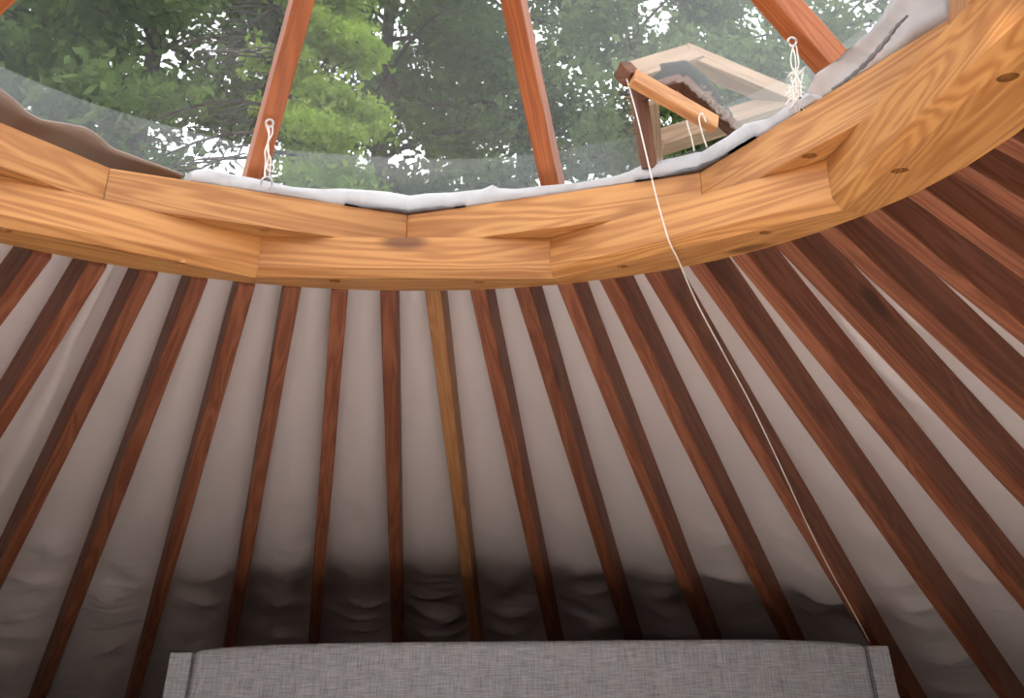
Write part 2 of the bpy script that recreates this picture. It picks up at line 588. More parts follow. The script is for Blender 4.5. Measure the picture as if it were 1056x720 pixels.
# weatherproof outer cover, closing onto the ring
vs, fs = [], []
prof = [(1.02, 0.184), (1.10, 0.205), (1.20, 0.17), (R_EAVE + 0.12, ROOF_Z + DV + 0.06 - ROOF_S * (R_EAVE + 0.12))]
for i in range(128):
    for r, z in prof:
        k = rsc(360 * i / 128) if r < 1.3 else 1
        vs.append(pol(max(r, r * k), 360 * i / 128, z))
for i in range(128):
    for j in range(3):
        a, b = i * 4 + j, ((i + 1) % 128) * 4 + j
        fs.append((a, a + 1, b + 1, b))
tag(mesh_obj('roof', vs, fs, M_COVER, smooth=False), kind='structure')
tag(mesh_obj('ground', [(-120, -60, -0.35), (120, -60, -0.35), (120, 140, -0.35), (-120, 140, -0.35)], [(0, 1, 2, 3)], M_GROUND), kind='structure')

# ------------------------------------------------------------------ compression ring of two crossed layers of beams
H1, H2, ZB = 0.0846, 0.1772, -0.022
ring = empty('compression_ring', W(0, 0, ZB))
tag(ring, 'golden timber centre ring of two crossed layers of beams under the dome', 'ring')


def sub(p, q, f):
    return p + (q - p) * f


def ring_beam(name, A, B, z0, z1, ro, holes, chamfer):
    """A, B: (deg, r) of the inner corners; the outer side follows the round of the ring"""
    a, b = A[0], B[0] if B[0] > A[0] else B[0] + 360
    gap = 0.00025
    pa, pb = pol(A[1], a, 0), pol(B[1], b, 0)
    outer = [pol(ro * rsc(a + (b - a) * i / 6), a + (b - a) * i / 6, 0) for i in range(7)]
    # hair-line joints between neighbouring beams
    d = (pb - pa).normalized() * gap
    pa, pb = pa + d, pb - d
    outer[0] = outer[0] + d
    outer[-1] = outer[-1] - d
    zb, zt = z0 * S + RZ, z1 * S + RZ
    ch = 0.022 * S if chamfer else 0.0
    n_in = (sub(pa, pb, .5) * -1); n_in.z = 0; n_in.normalize()
    bm = bmesh.new()
    ib = [p * (1 + ch / (math.cos(math.radians(22.5)) * p.length)) if ch else p.copy() for p in (pa.xy.to_3d(), pb.xy.to_3d())]
    out_b = [bm.verts.new((p.x, p.y, zb)) for p in outer]
    out_t = [bm.verts.new((p.x, p.y, zt)) for p in outer]
    in_b = [bm.verts.new((p.x, p.y, zb)) for p in ib]
    in_t = [bm.verts.new((p.x, p.y, zt)) for p in (pa, pb)]
    loop = [in_b[0], in_b[1]] + out_b[::-1]
    edges = [bm.edges.new((loop[i], loop[(i + 1) % len(loop)])) for i in range(len(loop))]
    hr, depth = 0.0095, 0.045
    for (hx, hy) in holes:
        circ = [bm.verts.new((hx + hr * math.cos(TAU * k / 20), hy + hr * math.sin(TAU * k / 20), zb)) for k in range(20)]
        up = [bm.verts.new((v.co.x, v.co.y, zb + depth)) for v in circ]
        for k in range(20):
            edges.append(bm.edges.new((circ[k], circ[(k + 1) % 20])))
            bm.faces.new((circ[k], circ[(k + 1) % 20], up[(k + 1) % 20], up[k]))
        bm.faces.new(up)
    bmesh.ops.triangle_fill(bm, use_beauty=True, use_dissolve=False, edges=edges)
    bm.faces.new(in_t + out_t[::-1])
    for i in range(6):
        bm.faces.new((out_b[i], out_b[i + 1], out_t[i + 1], out_t[i]))
    if chamfer:
        zc = zb + ch
        mid = [bm.verts.new((p.x, p.y, zc)) for p in (pa, pb)]
        bm.faces.new((in_b[0], in_b[1], mid[1], mid[0]))
        bm.faces.new((mid[0], mid[1], in_t[1], in_t[0]))
        bm.faces.new((in_b[0], mid[0], in_t[0], out_t[0], out_b[0]))
        bm.faces.new((in_b[1], out_b[-1], out_t[-1], in_t[1], mid[1]))
    else:
        bm.faces.new((in_b[0], in_b[1], in_t[1], in_t[0]))
        bm.faces.new((in_b[0], in_t[0], out_t[0], out_b[0]))
        bm.faces.new((in_b[1], out_b[-1], out_t[-1], in_t[1]))
    c = sub(pa, pb, .5)
    c.z = (zb + zt) / 2
    o = bm_obj(name, bm, M_RING, ring, frame(c, pb - pa))
    for (hx, hy) in holes:
        hb = bmesh.new()
        bmesh.ops.create_cone(hb, cap_ends=True, segments=12, radius1=0.0086, radius2=0.0086, depth=0.034)
        bmesh.ops.translate(hb, verts=hb.verts[:], vec=(hx, hy, zb + depth - 0.0175))
        bm_obj('bolt', hb, M_BOLT, o, Matrix.Translation((hx, hy, zb + depth)))
    return o


HOLEPX = {(-20.7): [(345, 290), (494, 291)], 23.55: [(642, 275), (790, 240)], -65.6: [(30, 228), (187, 272)], 69.7: [(928, 176)]}
for i in range(8):
    A, B = RINGV[i], RINGV[(i + 1) % 8]
    b = B[0] if B[0] > A[0] else B[0] + 360
    hs = []
    if A[0] in HOLEPX:
        hs = [tuple(at_z(x, y, ZB).xy) for x, y in HOLEPX[A[0]]]
    if A[0] == -65.6:
        hs[0] = tuple(pol(1.028, -54.0, 0).xy)
    if A[0] == 69.7:
        hs.append(tuple(pol(0.965, 103.5, 0).xy))
    ring_beam('lower_beam', A, B, ZB, H1 - 0.0006, R_OUT, hs, True)
for i in range(8):
    A, B = RINGU[i], RINGU[(i + 1) % 8]
    b = B[0] if B[0] > A[0] else B[0] + 360
    hs = []
    for (x, y), ang in (((272, 238), -20.7), ((835, 161), 69.7)):
        if A[0] < ang < b:
            hs = [tuple(at_z(x, y, H1).xy)]
    if A[0] == 93.2:
        hs = [tuple(pol(0.935, 114.5, 0).xy)]
    bevel(ring_beam('upper_beam', A, B, H1, H2, R_OUT + 0.005, hs, False), 0.0010)

# ------------------------------------------------------------------ rafters
RLAB = {}
KPALE = 1
ORD = ['', 'first', 'second', 'third', 'fourth', 'fifth', 'sixth', 'seventh', 'eighth', 'ninth', 'tenth', 'eleventh',
       'twelfth', 'thirteenth', 'fourteenth', 'fifteenth', 'sixteenth']
for k in range(-10, 18):
    if k == KPALE:
        lab = 'pale yellowish rafter, the only one so light among the red-brown ones'
    elif k == 0:
        lab = 'narrow upright red-brown rafter directly left of the pale yellowish one'
    elif k == 2:
        lab = 'red-brown rafter with a dark knot, directly right of the pale yellowish one'
    elif k < 0:
        lab = '%s red-brown rafter to the left of the pale yellowish rafter' % ORD[1 - k]
    else:
        lab = '%s red-brown rafter to the right of the pale yellowish rafter' % ORD[k - 1]
    a = raft_ang(k)
    r1 = R_OUT * rsc(a) + 0.002
    r2 = R_EAVE - 0.02
    w = 0.0298
    p1, p2 = pol(r1, a, ROOF_Z - ROOF_S * r1), pol(r2, a, ROOF_Z - ROOF_S * r2)
    up = Vector((0, 0, DV * S))
    t = Vector((math.cos(math.radians(a)), -math.sin(math.radians(a)), 0)) * (w / 2)
    bm = bmesh.new()
    rnd = random.Random(k + 50)
    NS = 10
    rows = []
    for i in range(NS + 1):
        q = p1.lerp(p2, i / NS)
        bow = Vector((math.cos(math.radians(a)), -math.sin(math.radians(a)), 0)) * rnd.uniform(-0.0006, 0.0006)
        rows.append([bm.verts.new(q + bow - t), bm.verts.new(q + bow + t), bm.verts.new(q + bow + t + up), bm.verts.new(q + bow - t + up)])
    for i in range(NS):
        for j in range(4):
            bm.faces.new((rows[i][j], rows[i][(j + 1) % 4], rows[i + 1][(j + 1) % 4], rows[i + 1][j]))
    bm.faces.new(rows[0]); bm.faces.new(rows[-1])
    o = bm_obj('roof_rafter', bm, M_RAFTY if k == KPALE else M_RAFT, None, frame(p1, p2 - p1))
    bevel(o, 0.0025)
    tag(o, lab, 'rafter', 'rafters fanning out from the centre ring')

# ------------------------------------------------------------------ dome: struts, clear film, skirt
DZ, DS = 1.44, 1.20            # underside of struts: z = DZ - DS * r
FZ = DZ + 0.125                # film lies on top of the struts


def film_z(r):
    return FZ - DS * r


def on_film(px, py, off=0.0):
    t = solve_t(px, py, lambda p: p.z - (FZ - off - DS * math.hypot(p.x, p.y)), lo=1.2)
    return at_t(px, py, t)


def on_strut(px, py):
    t = solve_t(px, py, lambda p: p.z - (DZ - DS * math.hypot(p.x, p.y)), lo=1.1)
    return at_t(px, py, t)


STRUTS = [((-120, 115), (4, -2), 'dome strut whose brown tip just shows at the left top corner'),
          ((264, 184), (314, 0), 'leaning reddish dome strut left of centre, with a white tie cord at its foot'),
          ((566, 188), (526, 0), 'reddish dome strut near the centre, between the left strut and the vent hatch'),
          ((845, 68), (785, 0), 'dome strut at the upper right, above the frayed white strings')]
for foot, top, lab in STRUTS:
    p1, p2 = on_strut(*foot), on_strut(*top)
    d = (p2 - p1).normalized()
    ln = (Vector((0, 0, p1.z)) - p1).xy.length
    rad = -(Vector((p1.x, p1.y, 0)).normalized().dot(d))
    p2 = p1 + d * (ln - 0.08) / rad
    up = Vector((0, 0, 1))
    nrm_ = (up - d * up.dot(d)).normalized() * 0.021
    o = timber('dome_strut', p1 - d * 0.02 + nrm_, p2 + nrm_, 0.035, 0.042, M_STRUT)
    tag(o, lab, 'strut', 'dome struts')
hub = bm = bmesh.new()
bmesh.ops.create_cone(bm, cap_ends=True, segments=16, radius1=0.11, radius2=0.11, depth=0.09)
bmesh.ops.translate(bm, verts=bm.verts[:], vec=W(0, 0, DZ - 0.06))
tag(bm_obj('dome_hub', bm, M_STRUT), 'round timber hub at the peak of the dome, where the struts meet', 'hub')

# hatch opening in the film, between the second and third strut
HOLE_PX = [(652, 92), (672, 89), (703, 81), (758, 131), (762, 152), (668, 172)]


def film_coord(p):
    u = ((p.x) / S, (p.y) / S)
    return math.degrees(math.atan2(u[0], u[1])), math.hypot(*u)


HOLE = [film_coord(on_film(x, y)) for x, y in HOLE_PX]


def in_hole(a, r):
    c = False
    n = len(HOLE)
    for i in range(n):
        (x1, y1), (x2, y2) = HOLE[i], HOLE[(i + 1) % n]
        if (y1 > r) != (y2 > r) and a < (x2 - x1) * (r - y1) / (y2 - y1) + x1:
            c = not c
    return c


def film_mesh(r0, r1, na, nr, off, rip, hole=True):
    vs, fs = [], []
    for i in range(na):
        ang = -180 + 360 * i / na
        for j in range(nr):
            r = r0 + (r1 - r0) * j / (nr - 1)
            x, y = r * math.sin(math.radians(ang)), r * math.cos(math.radians(ang))
            z = film_z(r) + off + rip * noise.noise(Vector((x * 3, y * 3, r * 2 + off * 9)))
            vs.append(W(x, y, z))
    for i in range(na):
        for j in range(nr - 1):
            am = -180 + 360 * (i + 0.5) / na
            rm = r0 + (r1 - r0) * (j + 0.5) / (nr - 1)
            if hole and in_hole(am, rm):
                continue
            a, b = i * nr + j, ((i + 1) % na) * nr + j
            fs.append((a, a + 1, b + 1, b))
    return vs, fs


dome = empty('skylight_dome', W(0, 0, H2))
tag(dome, 'hazy clear vinyl dome stretched over the timber ring, trees showing through', 'skylight')
SKR = 1.035
v, f = film_mesh(0.03, 1.135, 720, 160, 0.0, 0.006)
mesh_obj('clear_film', v, f, M_FILM, dome, smooth=True)
v, f = film_mesh(SKR, 1.145, 720, 40, 0.022, 0.010)
tag(mesh_obj('film_skirt', v, f, M_SKIRT, dome, smooth=True), 'milky overlapping band round the foot of the dome')

# ------------------------------------------------------------------ vent hatch standing open
vent = empty('vent_hatch', on_film(690, 160))
tag(vent, 'open wooden vent hatch standing up from the dome, right of centre', 'hatch')


def hbar(name, a, b, w, d, mat, label=None):
    o = timber(name, a, b, w, d, mat, vent, up=(ray(700, 110) * -1).normalized() if False else (0.1, -0.9, 0.4), bev=0.002)
    if label:
        o['label'] = label
    return o


T0 = solve_t(690, 120, lambda p: p.z - film_z(math.hypot(p.x, p.y)), lo=1.2)
IN = -0.03
# frame of the opening, fixed in the film
q = {k: at_t(x, y, T0 + dt) for k, (x, y, dt) in {
    'a': (658, 88, IN), 'b': (670, 174, -0.06), 'c': (673, 93, IN), 'd': (702, 84, 0.02), 'e': (764, 140, 0.02)}.items()}
hbar('opening_frame', q['a'], q['b'], 0.020, 0.022, M_HATCHD, 'dark stained upright of the opening')
hbar('opening_frame', q['c'] - (q['d'] - q['c']) * 0.5, q['d'], 0.019, 0.022, M_HATCHD, 'dark stained head of the opening')
hbar('opening_frame', q['d'], q['e'], 0.022, 0.022, M_HATCHD, 'dark stained slanting side of the opening')
# the lifted lid
L_ = {k: at_t(x, y, T0 + dt) for k, (x, y, dt) in {
    'p1': (652, 79, 0.05), 'p2': (711, 60, 0.30), 'p3': (817, 104, 0.42), 'p4': (678, 148, 0.22), 'p5': (674, 178, 0.16), 'p6': (668, 106, 0.10)}.items()}
hbar('lid_rail', L_['p1'], L_['p2'] + (L_['p2'] - L_['p1']) * 0.05, 0.044, 0.034, M_HATCH)
hbar('lid_rail', L_['p2'] + (L_['p2'] - L_['p3']) * 0.04, L_['p3'], 0.050, 0.034, M_HATCH)
hbar('lid_rail', L_['p4'], L_['p3'], 0.040, 0.034, M_HATCH)
hbar('lid_rail', L_['p6'], L_['p5'], 0.026, 0.03, M_HATCH)
# dark insulation roll tucked under the top rail
tb = tube_bm([at_t(x, y, T0 + dt) for x, y, dt in ((668, 86, 0.08), (684, 78, 0.12), (703, 75, 0.15), (720, 86, 0.14), (737, 104, 0.11), (752, 121, 0.08))], [0.016, 0.022, 0.024, 0.020, 0.014, 0.008], 10)
tag(bm_obj('weather_strip', tb, M_STRIP, vent, smooth=True), 'black weather strip behind the head of the opening')
# prop lever nearest the camera and the block it turns on
lev = hbar('prop_lever', at_t(652, 80, T0 - 0.08), at_t(738, 129, T0 - 0.05), 0.032, 0.018, M_PROP, 'orange fir prop lever')
blk = hbar('lever_block', at_t(641, 77, T0 - 0.06), at_t(652, 76, T0 - 0.04), 0.030, 0.03, M_HATCHD)
hbar('hatch_panel', at_t(697, 92, T0 + 0.05), at_t(735, 124, T0 + 0.05), 0.05, 0.008, M_PROP, 'pale inner board beside the slanting side')
# mossy fibre along the cut edges of the vinyl
rnd = random.Random(5)
fib = bmesh.new()
for (x0, y0), (x1, y1), n in (((651, 92), (663, 172), 150), ((722, 92), (772, 146), 190)):
    for i in range(n):
        u = rnd.random()
        p = at_t(x0 + (x1 - x0) * u + rnd.gauss(0, 1.6), y0 + (y1 - y0) * u + rnd.gauss(0, 1.6), T0 + rnd.uniform(-0.02, 0.06))
        d = Vector((rnd.gauss(0, 1), rnd.gauss(0, 1), rnd.gauss(0, 1))).normalized() * rnd.uniform(0.004, 0.009)
        tube_bm([p - d, p, p + d], [0.0006, 0.0016, 0.0006], 4, fib)
tag(bm_obj('edge_fibre', fib, M_MOSS, vent), 'brown mossy fibre along the cut edges', kind='stuff')
# two loose cords hanging in the opening
for pts in ([(728, 126), (724, 117), (721, 122), (724, 137), (729, 152)], [(708, 124), (710, 132), (713, 142), (716, 156)]):
    c = spline([at_t(x, y, T0 - 0.09) for x, y in pts], 8)
    bm_obj('loose_cord', tube_bm(c, 0.0014, 6), M_CORD, vent, smooth=True)

# ------------------------------------------------------------------ quilted liner edge lying along the ring


def ring_in_r(deg):
    """inner radius of the upper beams at a bearing"""
    d = (deg + 180) % 360 - 180
    n = len(RINGU)
    for i in range(n):
        a, ra = RINGU[i]
        b, rb = RINGU[(i + 1) % n]
        if b < a:
            b += 360
        dd = d if d >= a else d + 360
        if a <= dd <= b:
            A, B, D = math.radians(a), math.radians(b), math.radians(dd)
            x1, y1, x2, y2 = ra * math.sin(A), ra * math.cos(A), rb * math.sin(B), rb * math.cos(B)
            sx, sy = math.sin(D), math.cos(D)
            den = sx * (y2 - y1) - sy * (x2 - x1)
            return (x1 * (y2 - y1) - y1 * (x2 - x1)) / den
    return 1.0


def on_cyl(px, py, dr):
    t = solve_t(px, py, lambda p: math.hypot(p.x, p.y) - (ring_in_r(math.degrees(math.atan2(p.x, p.y))) + dr), lo=0.9, hi=4)
    return at_t(px, py, t)


def roll(name, top_px, mat, profile, dr_top, lump, n=220, parent=None, seed=0, zlift=0.0, th=None):
    """a soft edge running round the ring: profile gives (dr, share of height)"""
    pts = []
    for x, y in top_px:
        p = on_cyl(x, y, dr_top)
        pts.append((math.degrees(math.atan2(p.x, p.y)), (p.z - RZ) / S - H2))
    pts.sort()
    a0, a1 = pts[0][0], pts[-1][0]
    vs, fs = [], []
    m = len(profile)
    for i in range(n):
        a = a0 + (a1 - a0) * i / (n - 1)
        h = interp(a, [q[0] for q in pts], [q[1] for q in pts])
        rin = ring_in_r(a)
        for j, (dr, hh) in enumerate(profile):
            nz = noise.noise(Vector((a * 0.22, j * 0.55, seed))) * lump + noise.noise(Vector((a * 0.7, j * 0.8, seed + 4))) * lump * 0.5
            keep = 0.3 if j in (0, m - 1) else 1.0
            vs.append(pol(rin + dr + nz * keep, a, H2 + zlift + max(0.001, hh * h + 0.35 * nz * (1 if hh > 0.2 else 0))))
    for i in range(n - 1):
        for j in range(m):
            j2 = (j + 1) % m
            fs.append((i * m + j, i * m + j2, (i + 1) * m + j2, (i + 1) * m + j))
    fs.append(tuple(range(m))[::-1]); fs.append(tuple((n - 1) * m + j for j in range(m)))
    me = bpy.data.meshes.new(name)
    me.from_pydata([tuple(v) for v in vs], [], fs)
    b_ = bmesh.new(); b_.from_mesh(me)
    bmesh.ops.recalc_face_normals(b_, faces=b_.faces[:])
    b_.to_mesh(me); b_.free()
    o = link_mesh(name, me, mat, parent, Matrix.Translation(pol(1.05, (a0 + a1) / 2, H2)) if not parent else None, smooth=True)
    for pl in o.data.polygons[-2:]:
        pl.use_smooth = False
    return o


PROF = [(0.004, 0.0), (-0.004, 0.30), (0.004, 0.66), (0.022, 0.92), (0.048, 1.0), (0.074, 0.86), (0.09, 0.4), (0.095, 0.0)]
TOP1 = [(192, 180), (200, 177), (212, 175), (228, 180), (262, 186), (300, 195), (330, 197), (352, 196), (400, 199), (440, 201), (470, 200),
        (500, 197), (510, 192), (517, 196), (535, 197), (565, 194), (600, 191), (640, 183), (655, 178), (668, 171), (690, 166), (705, 163),
        (725, 158), (742, 152), (757, 142), (775, 129), (800, 124), (812, 119), (822, 110), (832, 103), (846, 95), (860, 86)]
TOP2 = [(836, 96), (840, 88), (844, 81), (850, 73), (868, 60), (886, 47), (901, 32), (915, 14), (925, -2), (938, -24), (955, -55)]
PROF2 = [(0.002, 0.0), (-0.004, 0.25), (-0.010, 0.55), (-0.030, 0.82), (-0.034, 0.95), (-0.016, 1.0), (0.020, 0.94), (0.060, 0.6), (0.085, 0.0)]
qf = roll('quilt_flap', TOP2, M_CLOTH, PROF2, -0.025, 0.012, n=200, seed=2)
tag(qf, 'tall loose flap of white quilted liner leaning over the ring, at the upper right', 'liner')
quilt = roll('quilt_edge', TOP1, M_CLOTH, PROF, 0.048, 0.016, n=420)
tag(quilt, 'puffy white quilted liner edge lying along the top of the timber ring', 'liner')
# crinkled foil showing below the white quilt at two joints
for px, lab in (([(355, 215), (380, 212), (400, 213.5), (419, 215.5), (436, 213.5), (455, 212), (480, 216)], 'crinkled grey foil under the white quilt, at the joint left of centre'),
                ([(655, 195), (685, 181), (706, 173), (722, 169), (738, 163), (755, 157), (780, 148)], 'crinkled grey foil under the white quilt, below the vent hatch')):
    o = roll('foil_edge', px, M_FOIL, [(0.0, 0.0), (-0.010, 0.35), (-0.009, 0.8), (0.0, 1.0), (0.004, 0.5)], -0.006, 0.006, n=120, seed=3)
    tag(o, lab, 'insulation', 'foil insulation edges')
lp = [on_cyl(x, y, -0.045) for x, y in ((858, 92), (872, 83), (891, 67), (910, 46), (924, 28), (936, 16))]
o = bm_obj('foil_edge', tube_bm(spline(lp, 8), [0.0006 + 0.0022 * abs(math.sin(k * 0.9)) * math.sin(math.pi * k / 40) + 0.001 for k in range(41)], 6), M_FOIL, None, Matrix.Translation(lp[0]), smooth=True)
tag(o, 'thin dark foil line along the fold of the loose white quilt flap', 'insulation', 'foil insulation edges')

# brown canvas flap lifting off the ring at the left
FL = [(-40, 68), (-20, 78), (0, 91), (14, 101), (28, 115), (42, 123), (62, 126), (88, 131), (100, 138), (120, 154), (145, 163), (170, 172), (190, 180)]
tops = []
for x, y in FL:
    p = on_cyl(x, y, 0.03)
    tops.append((math.degrees(math.atan2(p.x, p.y)), (p.z - RZ) / S))
vs, fs = [], []
NI, NJ = 120, 9
aa = sorted(tops)
for i in range(NI):
    a = aa[0][0] + (aa[-1][0] - aa[0][0]) * i / (NI - 1)
    zt = interp(a, [q[0] for q in aa], [q[1] for q in aa])
    rin = ring_in_r(a)
    for j in range(NJ):
        t = j / (NJ - 1)
        vs.append(pol(rin + 0.03 + 0.12 * t, a, max(H2 + 0.002, zt + (H2 + 0.004 - zt) * t ** 1.2 + 0.004 * noise.noise(Vector((a * .3, t * 3, 2))) * t)))
for i in range(NI - 1):
    for j in range(NJ - 1):
        a = i * NJ + j
        fs.append((a, a + 1, a + NJ + 1, a + NJ))
flap = mesh_obj('canvas_flap', vs, fs, M_FLAP, None, Matrix.Translation(pol(1.08, -50, H2)), smooth=True)
sm = flap.modifiers.new('thick', 'SOLIDIFY'); sm.thickness = 0.003; sm.offset = 1
tag(flap, 'loose brown canvas flap curling up off the ring, at the left', 'flap')

# ------------------------------------------------------------------ tie cords with eye bolts at the strut feet


def torus_bm(c, R, r, nrm, n=20):
    nrm = Vector(nrm).normalized()
    u = nrm.orthogonal().normalized()
    v = nrm.cross(u)
    return tube_bm([Vector(c) + u * R * math.cos(TAU * k / n) + v * R * math.sin(TAU * k / n) for k in range(n)], r, 6, closed=True)


ta = solve_t(278, 128, lambda p: p.z - (DZ - DS * math.hypot(p.x, p.y)), lo=1.2) - 0.02
tb_ = 2.05
pr = on_cyl(275, 188, -0.012)
t_ring = (pr - CAM).dot(FWD) / S
tie = empty('tie_cord', pr)
tag(tie, 'white knotted tie cord with steel eyes, hanging from the left dome strut to the ring', 'cord')
rnd = random.Random(11)


def strand(x, y0, y1, t0, t1, amp, seed, n=7):
    r_ = random.Random(seed)
    return spline([at_t(x[0] + (x[1] - x[0]) * i / (n - 1) + r_.uniform(-amp, amp), y0 + (y1 - y0) * i / (n - 1), t0 + (t1 - t0) * i / (n - 1)) for i in range(n)], 5)


for x, sd in (((276, 273), 1), ((279, 277), 2), ((278, 275), 3)):
    bm_obj('strand', tube_bm(strand(x, 129, 183, ta, t_ring, 2.3, sd), 0.0014, 6), M_CORD, tie, smooth=True)
bm_obj('knot', torus_bm(at_t(279, 173, t_ring + 0.02), 0.006, 0.0016, FWD, 16), M_CORD, tie, smooth=True)
bm_obj('ring_eye', torus_bm(pr, 0.0092, 0.0017, FWD), M_STEEL, tie, smooth=True)
bm_obj('strut_eye', torus_bm(at_t(278, 127, ta), 0.0062, 0.0020, FWD), M_STEEL, tie, smooth=True)

ta = solve_t(817, 43, lambda p: p.z - (DZ - DS * math.hypot(p.x, p.y)), lo=1.0) - 0.02
pr = on_cyl(824, 112, -0.006)
t_ring = (pr - CAM).dot(FWD) / S
tie = empty('tie_cord', pr)
tag(tie, 'frayed white strings hanging from the upper right dome strut beside the hatch', 'cord')
for x, y1, sd in (((818, 824), 112, 1), ((817, 820), 108, 2), ((819, 828), 106, 3)):
    bm_obj('strand', tube_bm(strand(x, 46, y1, ta, t_ring, 2.2, sd + 20), 0.0010, 6), M_CORD, tie, smooth=True)
fr = bmesh.new()
rnd = random.Random(3)
for i in range(34):
    u = rnd.random()
    p = at_t(819 + 3 * u + rnd.gauss(0, 4), 74 + 36 * u, ta + (t_ring - ta) * (0.4 + 0.6 * u))
    d = Vector((rnd.gauss(0, 1), rnd.gauss(0, 0.4), rnd.gauss(0, 1))).normalized() * rnd.uniform(0.006, 0.014)
    tube_bm([p - d, p + Vector((0, 0, rnd.uniform(-.003, .003))), p + d], [0.0003, 0.0010, 0.0003], 4, fr)
tag(bm_obj('frayed_fibre', fr, M_CORD, tie), kind='stuff')
bm_obj('strut_eye', torus_bm(at_t(817, 43, ta), 0.0058, 0.0020, FWD), M_STEEL, tie, smooth=True)
bm_obj('hook', tube_bm([at_t(825, 100, t_ring), at_t(826, 108, t_ring), at_t(827, 114, t_ring)], 0.0016, 6), M_BOLT, tie, smooth=True)

# ------------------------------------------------------------------ grey linen headboard
YH = 2.00            # ring units from the axis
LEAN = math.radians(10)
hp0 = solve_t(545, 668, lambda p: p.y - YH)
H0 = at_t(545, 668, hp0)
nrm = Vector((0, -math.cos(LEAN), math.sin(LEAN)))


def on_head(px, py, off=0.0):
    d = ray(px, py)
    t = (H0 - CAM - nrm * off).dot(nrm) / d.dot(nrm)
    return CAM + d * t


TL, TR = on_head(176, 671), on_head(915.5, 664)
xd = (TR - TL).normalized()
dn = nrm.cross(xd).normalized()
if dn.z > 0:
    dn = -dn
width = (TR - TL).length
thick = 0.075
head = empty('bed', Vector(((TL.x + TR.x) / 2, TL.y - 0.1, 0)))
tag(head, 'bed whose grey linen upholstered headboard stands against the foot of the roof slope', 'bed')


def soft_box(name, x0, x1, top, bot, t0, t1, mat, r=0.012, crown=0.0):
    """box in headboard axes with a crowned, rounded top"""
    bm = bmesh.new()
    NX = 24
    rows = []
    for i in range(NX + 1):
        u = i / NX
        x = x0 + (x1 - x0) * u
        tp = top - crown * (1 - (2 * u - 1) ** 6)
        rows.append([bm.verts.new(TL + xd * x + dn * y + nrm * -z) for y, z in ((bot, t0), (tp, t0), (tp, t1), (bot, t1))])
    for i in range(NX):
        for j in range(4):
            bm.faces.new((rows[i][j], rows[i][(j + 1) % 4], rows[i + 1][(j + 1) % 4], rows[i + 1][j]))
    bm.faces.new(rows[0]); bm.faces.new(rows[-1])
    M = frame(TL + xd * (x0 + x1) / 2, xd, -dn)
    o = bm_obj(name, bm, mat, head, M)
    bevel(o, r, 4)
    return o


hgt = (TL.z - 0.12) / abs(dn.z)
sw = 0.0455
soft_box('headboard_panel', sw + 0.001, width - sw - 0.001, 0.0, hgt, 0.006, thick, M_LINEN, 0.014, 0.012)
for nm, x0, x1 in (('left', 0, sw), ('right', width - sw, width)):
    soft_box('side_band', x0, x1, 0.004, hgt, 0.0, thick + 0.004, M_LINEN, 0.010)
    xs = sw if nm == 'left' else width - sw
    bm_obj('seam_piping', tube_bm([TL + xd * xs + dn * y + nrm * -0.004 for y in (0.012, 0.3, 0.8, hgt)], 0.0018, 8), M_PIPING, head, smooth=True)
for s in (0.12, width - 0.12):
    a = TL + xd * s + dn * (hgt - 0.05) - nrm * thick * 0.5
    timber('leg', a, Vector((a.x, a.y - 0.02, 0.0)), 0.05, 0.05, M_HATCHD, head, up=(0, 1, 0))

# white bedding in front of the headboard, below the picture
def block(name, lo, hi, mat, bev):
    bm = bmesh.new()
    bmesh.ops.create_cube(bm, size=1.0)
    for v in bm.verts:
        v.co = Vector([lo[i] + (hi[i] - lo[i]) * (v.co[i] + 0.5) for i in range(3)])
    return bevel(bm_obj(name, bm, mat, head, Matrix.Translation([(lo[i] + hi[i]) / 2 for i in range(3)])), bev, 4)


hx, hy = head.location.x, TL.y - 0.16
block('bed_base', (hx - 0.80, hy - 2.1, 0.20), (hx + 0.80, hy, 0.58), M_LINEN, 0.02)
block('mattress', (hx - 0.82, hy - 2.12, 0.58), (hx + 0.82, hy, 0.90), M_SHEET, 0.06)
block('duvet', (hx - 0.86, hy - 2.15, 0.88), (hx + 0.86, hy - 0.45, 0.97), M_SHEET, 0.04)
for sx in (-0.40, 0.40):
    block('pillow', (hx + sx - 0.32, hy - 0.50, 0.89), (hx + sx + 0.32, hy - 0.02, 1.05), M_SHEET, 0.07)

# ------------------------------------------------------------------ long pull cord from the hatch lever down to the headboard
CP = [(646, 80, None), (656, 116, None), (668, 166, None), (677, 204, None), (686, 236, None), (691, 251, None), (700, 270, None), (720, 315, None), (745, 362, None), (775, 418, None),
      (806, 483, None), (832, 540, None), (856, 588, None), (876, 624, None), (896, 661, None)]
ts0 = T0 - 0.07
end = on_head(896, 661)
t_end = (end - CAM).dot(FWD) / S - 0.005
ys = [c[1] for c in CP]
# it bends over the inner edge of the ring, then runs straight down
_a, _b = pol(RINGV[4][1], RINGV[4][0], 0), pol(RINGV[5][1], RINGV[5][0], 0)
_n = Vector((_b.y - _a.y, _a.x - _b.x, 0))
t_bend = (_a - CAM).dot(_n) / ray(691, 251).dot(_n) / S - 0.02
pts = []
for x, y, _ in CP:
    f_ = (y - 80) / 171 if y <= 251 else (y - 251) / (661 - 251)
    ta_, tb2 = (ts0, t_bend) if y <= 251 else (t_bend, t_end)
    pts.append(at_t(x, y, 1 / ((1 - f_) / ta_ + f_ / tb2)))
cord = bm_obj('pull_cord', tube_bm(spline(pts, 6), 0.0013, 6), M_CORD, None, Matrix.Translation(pts[-1]), smooth=True)
tag(cord, 'thin white pull cord slanting from the vent hatch down to the headboard', 'cord')

# ------------------------------------------------------------------ trees beyond the dome
rng = np.random.default_rng(7)


